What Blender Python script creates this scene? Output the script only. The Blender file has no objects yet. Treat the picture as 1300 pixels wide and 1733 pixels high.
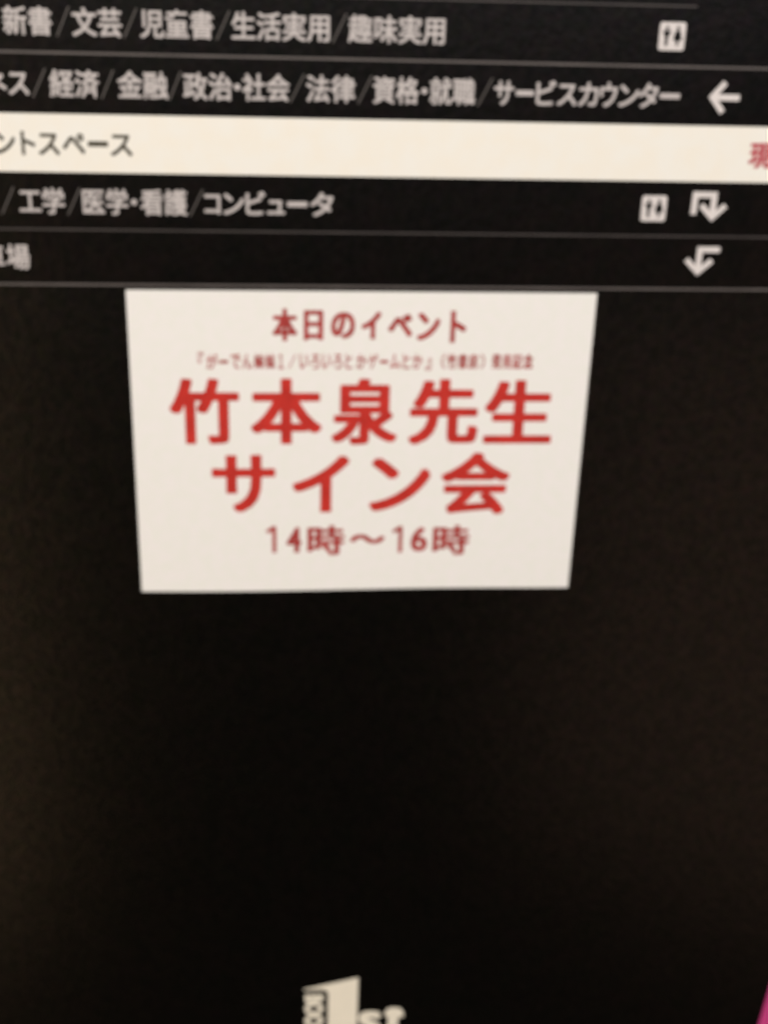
import bpy, math, random

# ---------------------------------------------------------------- camera
S = bpy.context.scene
COL = S.collection
BASE = 1.55                                   # height of the sign's datum above the floor (m)
cam = bpy.data.cameras.new("camera")
cam.sensor_fit = 'HORIZONTAL'; cam.sensor_width = 36.0; cam.lens = 59.78
cam.clip_start = 0.01; cam.clip_end = 50
cam.dof.use_dof = True; cam.dof.focus_distance = 0.40; cam.dof.aperture_fstop = 15.4   # phone focused too close
co = bpy.data.objects.new("camera", cam); COL.objects.link(co)
co.location = (-0.05003, -0.78795, BASE + 0.19484)
co.rotation_euler = (1.1612, -0.0270, -0.0798)
S.camera = co

# ---------------------------------------------------------------- dim interior light
w = bpy.data.worlds.new("World"); S.world = w; w.use_nodes = True
bg = w.node_tree.nodes['Background']
bg.inputs[0].default_value = (1.0, 0.80, 0.66, 1); bg.inputs[1].default_value = 0.022
def area(name, loc, target, size, power, color):
    l = bpy.data.lights.new(name, 'AREA'); l.shape = 'RECTANGLE'; l.size, l.size_y = size; l.energy = power; l.color = color
    o = bpy.data.objects.new(name, l); COL.objects.link(o); o.location = loc
    import mathutils
    d = mathutils.Vector(target) - mathutils.Vector(loc)
    o.rotation_euler = d.to_track_quat('-Z', 'Y').to_euler()
    return o
area("ceiling_lamp", (-0.60, -2.60, 3.05), (0, 0, 1.1), (1.2, 0.6), 63, (1.0, 0.96, 0.88))
area("ceiling_lamp", (0.95, -2.70, 3.05), (0, 0, 1.1), (1.2, 0.6), 47, (1.0, 0.955, 0.99))
area("added_sheen_light", (-1.0, -1.1, 0.92), (-0.3, 0, 1.1), (0.95, 1.8), 3.1, (1.0, 0.64, 0.34))  # added panel, no real lamp: gives the warm glow at the board's left edge
area("added_sheen_light", (1.15, -1.2, 0.58), (0.3, 0, 1.0), (1.5, 1.15), 1.15, (1.0, 0.60, 0.40))  # added light standing in for room surfaces mirrored low on the right
area("added_sheen_light", (1.1, -1.3, 2.05), (0.3, 0, 1.6), (1.4, 0.8), 0.45, (1.0, 0.74, 0.9))  # also invented, for the pinkish sheen at the board's upper right
S.view_settings.view_transform = 'Standard'; S.view_settings.look = 'None'
S.view_settings.exposure = 0.0; S.view_settings.gamma = 1.0

# ---------------------------------------------------------------- materials
def mat(name, col, rough=0.5, spec=0.5, var=0.0, vscale=60, col2=None, bump=0.0, bscale=400, mottle=0.0):
    m = bpy.data.materials.new(name); m.use_nodes = True; nt = m.node_tree
    b = nt.nodes['Principled BSDF']
    b.inputs['Base Color'].default_value = (*col, 1); b.inputs['Roughness'].default_value = rough
    b.inputs['Specular IOR Level'].default_value = spec
    tc = nt.nodes.new('ShaderNodeTexCoord')
    if var:
        n = nt.nodes.new('ShaderNodeTexNoise'); n.inputs['Scale'].default_value = vscale; n.inputs['Detail'].default_value = 3
        nt.links.new(tc.outputs['Object'], n.inputs['Vector'])
        r = nt.nodes.new('ShaderNodeValToRGB')
        c2 = col2 or tuple(c * (1 - var) for c in col)
        r.color_ramp.elements[0].position = 0.35; r.color_ramp.elements[0].color = (*c2, 1)
        r.color_ramp.elements[1].position = 0.65; r.color_ramp.elements[1].color = (*col, 1)
        nt.links.new(n.outputs['Fac'], r.inputs['Fac']); nt.links.new(r.outputs['Color'], b.inputs['Base Color'])
    if bump:
        n = nt.nodes.new('ShaderNodeTexNoise'); n.inputs['Scale'].default_value = bscale; n.inputs['Detail'].default_value = 2
        nt.links.new(tc.outputs['Object'], n.inputs['Vector'])
        u = nt.nodes.new('ShaderNodeBump'); u.inputs['Strength'].default_value = bump; u.inputs['Distance'].default_value = 0.0005
        nt.links.new(n.outputs['Fac'], u.inputs['Height']); nt.links.new(u.outputs['Normal'], b.inputs['Normal'])
    if mottle:                                 # fine smears and dust: the gloss varies from spot to spot
        n = nt.nodes.new('ShaderNodeTexNoise'); n.inputs['Scale'].default_value = 210; n.inputs['Detail'].default_value = 3
        nt.links.new(tc.outputs['Object'], n.inputs['Vector'])
        r = nt.nodes.new('ShaderNodeMapRange'); r.inputs['From Min'].default_value = 0.3; r.inputs['From Max'].default_value = 0.7
        r.inputs['To Min'].default_value = spec * (1 - mottle); r.inputs['To Max'].default_value = spec * (1 + mottle)
        nt.links.new(n.outputs['Fac'], r.inputs['Value']); nt.links.new(r.outputs['Result'], b.inputs['Specular IOR Level'])
        g = nt.nodes.new('ShaderNodeMixRGB'); g.inputs[0].default_value = 0.4; g.inputs[1].default_value = (1, 1, 1, 1)
        nt.links.new(n.outputs['Color'], g.inputs[2]); nt.links.new(g.outputs[0], b.inputs['Specular Tint'])
    return m
M = dict(
    black=mat('black_laminate', (0.0012, 0.0008, 0.0005), 0.27, 0.75, var=1, vscale=45, col2=(0.0006, 0.0007, 0.0003), bump=0.3, bscale=260, mottle=0.22),
    rowblack=mat('black_row_laminate', (0.0028, 0.0016, 0.0013), 0.27, 0.55, var=1, vscale=45, col2=(0.0012, 0.0012, 0.0008), bump=0.3, bscale=260, mottle=0.22),
    cream=mat('cream_row_laminate', (0.86, 0.84, 0.765), 0.5, 0.3, var=1, vscale=70, col2=(0.865, 0.825, 0.725)),
    divider=mat('grey_divider', (0.125, 0.108, 0.10), 0.5, 0.4, var=0.25, vscale=30),
    dim=mat('dark_grey_divider', (0.06, 0.050, 0.046), 0.5, 0.4, var=0.3, vscale=30),
    white=mat('white_vinyl', (0.74, 0.69, 0.66), 0.5, 0.3, var=0.08, vscale=80),
    letter=mat('off_white_vinyl', (0.57, 0.525, 0.505), 0.5, 0.3, var=0.12, vscale=80),
    slash=mat('grey_vinyl', (0.11, 0.098, 0.09), 0.5, 0.3, var=0.1, vscale=80),
    olive=mat('dark_olive_vinyl', (0.055, 0.048, 0.028), 0.5, 0.3, var=0.1, vscale=80),
    rose=mat('rose_red_vinyl', (0.50, 0.08, 0.10), 0.5, 0.3, var=0.1, vscale=80),
    paper=mat('white_paper', (0.855, 0.828, 0.795), 0.85, 0.15, var=1, vscale=130, col2=(0.83, 0.825, 0.765), bump=0.15, bscale=900),
    red=mat('red_ink', (0.57, 0.034, 0.024), 0.6, 0.2, var=0.18, vscale=90),
    maroon=mat('dark_red_ink', (0.42, 0.050, 0.044), 0.6, 0.2, var=0.18, vscale=90),
    ivory=mat('ivory_vinyl', (0.90, 0.84, 0.69), 0.5, 0.3, var=0.04, vscale=60),
    magenta=mat('magenta_card', (0.62, 0.060, 0.24), 0.6, 0.3, var=0.05, vscale=40),
)

# ---------------------------------------------------------------- helpers
# sign coordinates: x to the right and z up in millimetres from the datum, y towards the wall (m)
def mm(x, z, y): return (x / 1000.0, y, BASE + z / 1000.0)
WORLD = {}
def link(o, loc, parent=None):
    COL.objects.link(o); WORLD[o.name] = loc
    if parent is not None:
        o.parent = parent; pl = WORLD[parent.name]
        o.location = tuple(a - b for a, b in zip(loc, pl))
    else: o.location = loc
    return o
def obj(name, verts, faces, material, parent=None):
    xs, ys, zs = zip(*verts)
    c = ((min(xs) + max(xs)) / 2, max(ys), min(zs))
    me = bpy.data.meshes.new(name)
    me.from_pydata([tuple(a - b for a, b in zip(v, c)) for v in verts], [], faces); me.update()
    me.materials.append(material)
    return link(bpy.data.objects.new(name, me), c, parent)
def thing(name, label, cat, loc):
    o = bpy.data.objects.new(name, None); o.empty_display_size = 0.05
    link(o, loc); o['label'] = label; o['category'] = cat
    return o
def slab(poly, y0, y1, b=0.0):
    """polygon (mm, counter-clockwise) from back y1 to front y0"""
    n = len(poly)
    v = [mm(x, z, y0) for x, z in poly] + [mm(x, z, y1) for x, z in poly]
    f = [list(range(n)), list(range(2 * n - 1, n - 1, -1))]
    for i in range(n): f.append([i, n + i, n + (i + 1) % n, (i + 1) % n])
    return v, f
def rect(x0, x1, z0, z1): return [(x0, z0), (x1, z0), (x1, z1), (x0, z1)]
def join(parts):
    V, F = [], []
    for v, f in parts:
        k = len(V); V += v; F += [[i + k for i in q] for q in f]
    return V, F
def stroke(pts, wd, y0, y1, round_end=True):
    """poly-line of constant width with mitred joints (mm)"""
    L, R = [], []
    n = len(pts)
    for i in range(n):
        if 0 < i < n - 1:
            ax, az = pts[i][0] - pts[i-1][0], pts[i][1] - pts[i-1][1]; bx, bz = pts[i+1][0] - pts[i][0], pts[i+1][1] - pts[i][1]
            la, lb = math.hypot(ax, az), math.hypot(bx, bz); ax /= la; az /= la; bx /= lb; bz /= lb
            nx, nz = -(az + bz), ax + bx; l = math.hypot(nx, nz); nx /= l; nz /= l
            k = 1 / max(0.45, nx * -az + nz * ax)
        else:
            j = 0 if i == 0 else n - 2
            ax, az = pts[j+1][0] - pts[j][0], pts[j+1][1] - pts[j][1]; la = math.hypot(ax, az); nx, nz = -az / la, ax / la; k = 1
        L.append((pts[i][0] + nx * k * wd / 2, pts[i][1] + nz * k * wd / 2)); R.append((pts[i][0] - nx * k * wd / 2, pts[i][1] - nz * k * wd / 2))
    V = [mm(x, z, y0) for x, z in L + R] + [mm(x, z, y1) for x, z in L + R]; F = []
    for i in range(n - 1):
        F.append([i, n + i, n + i + 1, i + 1])
        F.append([i, i + 1, 2*n + i + 1, 2*n + i]); F.append([n + i + 1, n + i, 3*n + i, 3*n + i + 1])
    F.append([0, 2*n, 3*n, n]); F.append([n - 1, 2*n - 1, 4*n - 1, 3*n - 1])
    return V, F
_cache = {}
def glyph(text):
    """outline of some text as a flat mesh, one em = 1"""
    if text not in _cache:
        c = bpy.data.curves.new('t', 'FONT'); c.body = text; c.size = 1; c.resolution_u = 4
        o = bpy.data.objects.new('t', c); COL.objects.link(o)
        dg = bpy.context.evaluated_depsgraph_get()
        me = bpy.data.meshes.new_from_object(o.evaluated_get(dg))
        _cache[text] = ([(v.co.x, v.co.y) for v in me.vertices], [list(p.vertices) for p in me.polygons])
        bpy.data.objects.remove(o); bpy.data.curves.remove(c); bpy.data.meshes.remove(me)
    return _cache[text]
RING = [(0, 0), (1, 0), (-1, 0), (0, 1), (0, -1), (.9, .9), (-.9, .9), (.9, -.9), (-.9, -.9)]
def lettering(text, x0, x1, z0, z1, y, bx, bz, em=None, rot=0, surf=None):
    """text fattened by bx, bz (mm) and fitted into the box; em: keep the em height and centre it on z0"""
    V, F = glyph(text)
    if rot: V = [(v[1], -v[0]) if rot > 0 else (-v[1], v[0]) for v in V]
    ax, bx_ = min(v[0] for v in V), max(v[0] for v in V); az, bz_ = min(v[1] for v in V), max(v[1] for v in V)
    sx = (x1 - x0 - 2 * bx) / (bx_ - ax)
    if em: f = lambda v: (x0 + bx + (v[0] - ax) * sx, z0 + (v[1] - 0.38) * em)
    else:
        sz = (z1 - z0 - 2 * bz) / (bz_ - az)
        f = lambda v: (x0 + bx + (v[0] - ax) * sx, z0 + bz + (v[1] - az) * sz)
    P = [f(v) for v in V]; OV, OF = [], []
    for k, (dx, dz) in enumerate(RING):
        b = len(OV)
        for x, z in P:
            X, Z = x + dx * bx, z + dz * bz
            OV.append(mm(X, Z, y + (surf(X, Z) if surf else 0) - k * 0.00001))
        OF += [[i + b for i in q] for q in F]
    return OV, OF
ROW0 = [
  ('新書', -202.54, -175.21),
  ('文芸', -164.04, -136.15),
  ('児童書', -125.87, -84.30),
  ('生活実用', -73.88, -17.51),
  ('趣味実用', -6.89, 49.60),
  ('／', -172.94, -165.33),
  ('／', -135.18, -127.51),
  ('／', -82.63, -74.88),
  ('／', -15.80, -7.93),
]
ROW1 = [
  ('ネ', -216.46, -203.45),
  ('ス', -202.47, -190.76),
  ('経済', -179.07, -150.78),
  ('金融', -140.34, -111.46),
  ('政治', -102.62, -74.19),
  ('・', -73.17, -69.39),
  ('社会', -68.36, -40.76),
  ('法律', -31.07, -2.20),
  ('資格', 8.30, 35.65),
  ('・', 37.07, 40.59),
  ('就職', 42.01, 69.21),
  ('サ', 80.59, 92.32),
  ('ー', 93.76, 104.46),
  ('ビ', 105.91, 117.70),
  ('ス', 118.79, 130.62),
  ('カ', 131.72, 143.58),
  ('ウ', 144.68, 155.13),
  ('ン', 156.24, 168.52),
  ('タ', 168.19, 180.13),
  ('ー', 181.25, 193.60),
  ('／', -189.10, -181.05),
  ('／', -149.79, -142.34),
  ('／', -110.79, -103.63),
  ('／', -40.42, -32.11),
  ('／', -0.45, 7.59),
  ('／', 71.00, 79.16),
]
ROW2 = [
  ('イ', -237.26, -226.44),
  ('ベ', -226.12, -213.58),
  ('ン', -212.92, -201.36),
  ('ト', -197.98, -189.80),
  ('ス', -188.11, -175.80),
  ('ペ', -174.11, -161.08),
  ('ー', -159.38, -147.69),
  ('ス', -146.33, -133.57),
  ('現', 241.34, 256.30),
  ('在', 257.09, 272.10),
  ('地', 272.90, 287.96),
]
ROW3 = [
  ('工', -201.89, -189.05),
  ('学', -188.37, -175.15),
  ('医', -164.71, -151.77),
  ('学', -150.73, -137.75),
  ('・', -136.00, -132.49),
  ('看護', -130.39, -102.52),
  ('コ', -92.26, -82.68),
  ('ン', -80.90, -68.45),
  ('ビ', -67.38, -55.60),
  ('ュ', -54.53, -43.80),
  ('ー', -42.36, -30.17),
  ('タ', -28.37, -14.33),
  ('／', -212.60, -204.65),
  ('／', -173.77, -165.75),
  ('／', -101.11, -92.96),
]
ROW4 = [
  ('駐', -242.94, -228.94),
  ('車', -227.90, -213.51),
  ('場', -212.46, -198.38),
]
PAPER = [
  ('本', -51.90, -36.27, -29.65, -8.61),
  ('日', -32.17, -19.85, -29.18, -9.63),
  ('の', -14.99, 0.38, -27.94, -10.65),
  ('イ', 4.51, 16.93, -28.24, -10.16),
  ('ベ', 21.45, 36.93, -26.60, -11.57),
  ('ン', 39.99, 54.78, -28.86, -10.70),
  ('ト', 61.24, 71.52, -30.34, -9.43),
]
SUB = [
  ('『', -99.13, -95.41, -44.20, -37.21),
  ('が', -93.99, -86.91, -48.09, -38.35),
  ('ー', -85.79, -80.19, -44.55, -42.21),
  ('で', -78.69, -72.33, -48.05, -38.29),
  ('ん', -71.21, -64.84, -48.04, -38.27),
  ('姉', -63.72, -57.34, -48.02, -38.24),
  ('妹', -56.59, -50.20, -48.00, -38.22),
  ('１', -48.32, -44.94, -47.98, -38.19),
  ('／', -41.93, -37.03, -47.97, -38.17),
  ('い', -34.77, -29.11, -47.95, -38.14),
  ('ろ', -27.60, -21.93, -47.93, -38.12),
  ('い', -20.42, -14.74, -47.91, -38.09),
  ('ろ', -13.22, -7.54, -47.89, -38.07),
  ('と', -5.64, -1.09, -47.88, -38.04),
  ('か', 1.57, 8.03, -47.85, -38.02),
  ('ゲ', 9.17, 15.27, -47.84, -37.99),
  ('ー', 16.79, 22.13, -44.26, -41.89),
  ('ム', 23.27, 29.76, -47.80, -37.94),
  ('と', 31.29, 36.26, -47.78, -37.92),
  ('か', 37.79, 44.30, -47.76, -37.89),
  ('』', 46.29, 50.13, -48.54, -40.62),
  ('（', 56.58, 59.27, -47.72, -37.83),
  ('竹', 60.42, 66.58, -47.71, -37.81),
  ('書', 67.35, 73.51, -47.69, -37.79),
  ('房', 74.28, 80.45, -47.67, -37.76),
  ('）', 82.00, 84.70, -47.66, -37.74),
  ('発', 89.34, 95.53, -47.64, -37.71),
  ('売', 96.30, 102.50, -47.62, -37.69),
  ('記', 103.28, 109.49, -47.60, -37.66),
  ('念', 110.26, 116.48, -47.58, -37.64),
]
NAME = [
  ('竹', -118.35, -73.68, -99.06, -54.39),
  ('本', -66.45, -20.16, -99.20, -54.29),
  ('泉', -14.00, 29.30, -99.76, -54.20),
  ('先', 36.69, 82.80, -99.90, -54.50),
  ('生', 86.72, 132.50, -99.20, -55.22),
]
EVENT = [
  ('サ', -92.47, -50.78, -147.63, -106.57),
  ('イ', -39.42, -1.62, -148.02, -107.17),
  ('ン', 11.85, 52.85, -147.56, -109.03),
  ('会', 60.02, 106.66, -150.58, -105.42),
]
TIME = [
  ('1', -56.64, -50.26, -177.58, -158.63),
  ('4', -43.48, -33.48, -177.74, -158.76),
  ('時', -29.48, -4.17, -179.75, -157.64),
  ('〜', -0.56, 23.26, -171.58, -164.49),
  ('1', 28.95, 35.44, -178.49, -159.38),
  ('6', 41.11, 52.50, -177.75, -159.51),
  ('時', 56.19, 81.53, -180.69, -158.37),
]

# ---------------------------------------------------------------- the directory sign
XL, XR = -620, 760                            # sign width (mm), wider than the frame on both sides
RZ = [5.83, 39.36, 72.90, 106.44, 139.98, 173.52, 207.06]     # seams between the floor rows
sign = thing('directory_sign', 'tall black floor directory sign with white lettering, arrows and one cream row', 'sign', mm((XL + XR) / 2, -BASE * 1000 + 20, 0.04))
obj('board_panel', *slab(rect(XL, XR, -BASE * 1000 + 20, 640), 0.0, 0.04), M['black'], sign)
Y = -0.0010
def row(k, material, label=None):
    o = obj('row_panel', *slab(rect(XL + 2, XR - 2, RZ[k] + 0.15, RZ[k + 1] - 0.15), Y, -0.00002), material, sign)
    if label: o['label'] = label
    return o
rows = {4: row(4, M['rowblack'], 'black row with lettering and a small restroom pictogram'),
        3: row(3, M['rowblack'], 'black row with lettering and an arrow pointing left'),
        2: row(2, M['cream'], 'cream white row with dark and rose lettering'),
        1: row(1, M['rowblack'], 'black row with a restroom pictogram and a return arrow'),
        0: row(0, M['rowblack'], 'black row with a bent arrow pointing down'),
        5: row(5, M['rowblack'], 'topmost black row, blank where it shows')}
def divider(z, w_, material, x1=XR - 2):
    return obj('divider', *slab(rect(XL + 2, x1, z - w_ / 2, z + w_ / 2), Y - 0.0006, Y - 0.00002), material, sign)
divider(RZ[0], 1.3, M['divider']); divider(RZ[1], 1.1, M['dim']); divider(RZ[4], 1.35, M['divider']); divider(RZ[5], 1.1, M['dim'], 198)

def put_row(table, k, em, bold, ink):
    zc = (RZ[k] + RZ[k + 1]) / 2
    for s, x0, x1 in table:
        if s == '／':
            obj('slash', *stroke([(x0, zc - 8.0), (x1, zc + 8.0)], 0.85, Y - 0.0002, Y - 0.00002), M['slash'], rows[k])
        elif s == '・':
            c = (x0 + x1) / 2; r = (x1 - x0) / 2
            obj('middle_dot', *slab([(c + r * math.cos(a), zc + r * math.sin(a)) for a in [i * math.pi / 8 for i in range(16)]], Y - 0.0002, Y - 0.00002), ink, rows[k])
        elif s == 'ー':
            obj('lettering', *slab(rect(x0, x1, zc - 1.5, zc + 1.5), Y - 0.0002, Y - 0.00002), ink, rows[k])
        else:
            obj('lettering', *lettering(s, x0, x1, zc, 0, Y - 0.0002, bold, bold, em=em), ink, rows[k])
EM = 16.0
put_row(ROW0, 4, EM, 0.30, M['letter']); put_row(ROW1, 3, EM, 0.30, M['letter'])
put_row(ROW2[:8], 2, EM, 0.34, M['olive']); put_row(ROW2[8:], 2, EM, 0.55, M['rose'])
put_row(ROW3, 1, EM, 0.30, M['letter']); put_row(ROW4, 0, EM, 0.30, M['letter'])

# restroom pictograms: a pale plate with two dark standing figures
def pictogram(cx, cz, k):
    w_, h, r = 15.6, 15.6, 1.4
    pts = []
    for (sx, sz, a0) in ((1, 1, 0), (-1, 1, 90), (-1, -1, 180), (1, -1, 270)):
        for j in range(4):
            a = math.radians(a0 + 30 * j); pts.append((cx + sx * (w_/2 - r) + r * math.cos(a), cz + sz * (h/2 - r) + r * math.sin(a)))
    obj('pictogram', *slab(pts, Y - 0.0002, Y - 0.00002), M['white'], rows[k])
    for d, man in ((-3.3, True), (3.3, False)):
        x = cx + d; y0, y1 = Y - 0.0003, Y - 0.00021
        head = slab([(x + 1.15 * math.cos(i * math.pi / 5), cz + 4.6 + 1.15 * math.sin(i * math.pi / 5)) for i in range(10)], y0, y1)
        if man: body = [(x - .8, cz - 5.4), (x + .8, cz - 5.4), (x + 1.0, cz - 0.8), (x + 2.7, cz + 3.2), (x - 2.7, cz + 3.2), (x - 1.0, cz - 0.8)]
        else: body = [(x - .7, cz - 5.2), (x + .7, cz - 5.2), (x + .8, cz - 2.4), (x + 2.8, cz - 2.2), (x + 1.5, cz + 3.2), (x - 1.5, cz + 3.2), (x - 2.8, cz - 2.2), (x - .8, cz - 2.4)]
        obj('pictogram_figure', *join([head, slab(body, y0, y1)]), M['black'], rows[k])
pictogram(184.8, 156.8, 4); pictogram(185.1, 56.4, 1)

# arrows
def arrow(shaft, head, k, w_=3.6):
    a = stroke(shaft, w_, Y - 0.0002, Y - 0.00002); b = stroke(head, w_ * 0.95, Y - 0.00023, Y - 0.00002)
    obj('arrow', *join([a, b]), M['white'], rows[k])
arrow([(230.6, 123.0), (213.4, 123.0)], [(220.8, 131.6), (213.6, 123.1), (221.0, 114.4)], 3)
arrow([(210.6, 53.0), (210.8, 65.2), (222.9, 65.2), (222.8, 51.0)], [(215.2, 58.8), (222.8, 51.2), (230.6, 58.8)], 1)
arrow([(230.8, 31.2), (217.9, 31.2), (218.0, 17.0)], [(209.8, 24.8), (218.0, 16.9), (226.4, 24.4)], 0)

# the shop emblem near the foot of the sign: a slab numeral with upright lettering in its stem, then two letters
logo_y = -0.0002
obj('emblem_numeral', *slab([(-11.6, -640), (12.2, -640), (12.66, -555.4), (-31.1, -565.6), (-31.1, -566.6), (-16.0, -566.6), (-12.9, -567.6), (-11.4, -570.5)], logo_y, -0.00002), M['ivory'], sign)
obj('emblem_lettering', *lettering('BOOK', -30.4, -15.2, -616.5, -571.4, logo_y, 0.9, 0.9, rot=1), M['ivory'], sign)
obj('emblem_lettering', *lettering('s', 13.4, 32.2, -618.5, -591.0, logo_y, 1.8, 1.2), M['ivory'], sign)
obj('emblem_lettering', *slab([(37.2, -612), (39.5, -617), (46, -618.5), (50, -616), (49.2, -613), (46.6, -613.6), (45.6, -611), (46.2, -599.2), (50.6, -598.4), (50.0, -593.2), (47.6, -589.6), (43.0, -588.4), (38.0, -588.8), (35.2, -592.6), (34.6, -596.2), (37.8, -598.6)], logo_y, -0.00002), M['ivory'], sign)

# ---------------------------------------------------------------- the paper notice
PX0, PX1, PZ0, PZ1 = -142.1, 154.9, -206.3, 2.5
def surf(x, z):
    t = (PZ1 - z) / (PZ1 - PZ0); u = (x - PX0) / (PX1 - PX0)
    return -0.0007 * t * t - 0.0003 * t * math.sin(2 * math.pi * u)
notice = thing('paper_notice', 'white landscape paper notice with red Japanese printing stuck on the black sign', 'notice', mm(6.5, PZ0, -0.0004))
nx, nz = 36, 26; V = []; F = []
for side in (0, 1):
    for j in range(nz + 1):
        for i in range(nx + 1):
            u, t = i / nx, j / nz
            x = PX0 + (PX1 - PX0) * u; z = PZ0 + (PZ1 - PZ0) * t
            x -= 1.3 * (1 - t) * u + 0.3 * u; z += (1 - t) * (0.35 - 0.8 * u - 0.45 * math.sin(2 * math.pi * min(1, u * 1.1)))      # hand-cut: not quite square
            V.append(mm(x, z, -0.00040 + surf(x, z) + side * 0.00012))
n = (nx + 1) * (nz + 1)
for j in range(nz):
    for i in range(nx):
        a = j * (nx + 1) + i; q = [a, a + 1, a + nx + 2, a + nx + 1]
        F.append(q); F.append([n + v for v in reversed(q)])
for i in range(nx):
    F.append([i + 1, i, n + i, n + i + 1]); a = nz * (nx + 1) + i; F.append([a, a + 1, n + a + 1, n + a])
for j in range(nz):
    a = j * (nx + 1); F.append([a, a + nx + 1, n + a + nx + 1, n + a]); a += nx; F.append([a + nx + 1, a, n + a, n + a + nx + 1])
sheet = obj('paper_sheet', V, F, M['paper'], notice)
PY = -0.00040 - 0.00010
def printed(table, bx, bz, ink, label=None):
    def glyph_of(s, x0, x1, z0, z1):
        if s == '1':                           # a plain stem with a flag
            xs = x1 - 1.5
            V_, F_ = stroke([(x0, z1 - 3.6), (xs - 0.6, z1 - 0.5), (xs, z1 - 0.6), (xs, z0)], 2.7, PY, PY + 0.00002)
            return [(a, b + surf(a * 1000, (c - BASE) * 1000), c) for a, b, c in V_], F_
        return lettering(s, x0, x1, z0, z1, PY, bx * (.6 if s in thin else 2.0 if s in '姉妹竹書房発売記念' and len(table) > 20 else 1), min(bz, (z1 - z0) * .3), surf=surf)
    o = obj('printed_line', *join([glyph_of(*t) for t in table]), ink, notice)
    if label: o['label'] = label
thin = '』『（）'
printed(PAPER, 0.88, 0.62, M['maroon'], 'dark red heading line at the top of the notice')
printed(SUB, 0.17, 0.17, M['maroon'], 'tiny dark red line of text under the heading')
printed(NAME, 1.75, 1.15, M['red'], 'largest bold red line, five characters')
printed(EVENT, 1.75, 1.15, M['red'], 'bold red line, four characters')
printed(TIME, 0.88, 0.55, M['maroon'], 'dark red line with the hours, lowest on the notice')

# ---------------------------------------------------------------- the magenta poster at the lower right
poster = obj('poster', *slab([(331.8, -872.8), (541.0, -890.6), (567.2, -582.7), (358.0, -564.9)], -0.0009, -0.00002), M['magenta'])
poster['label'] = 'bright magenta poster at the right edge, low on the black sign'; poster['category'] = 'poster'
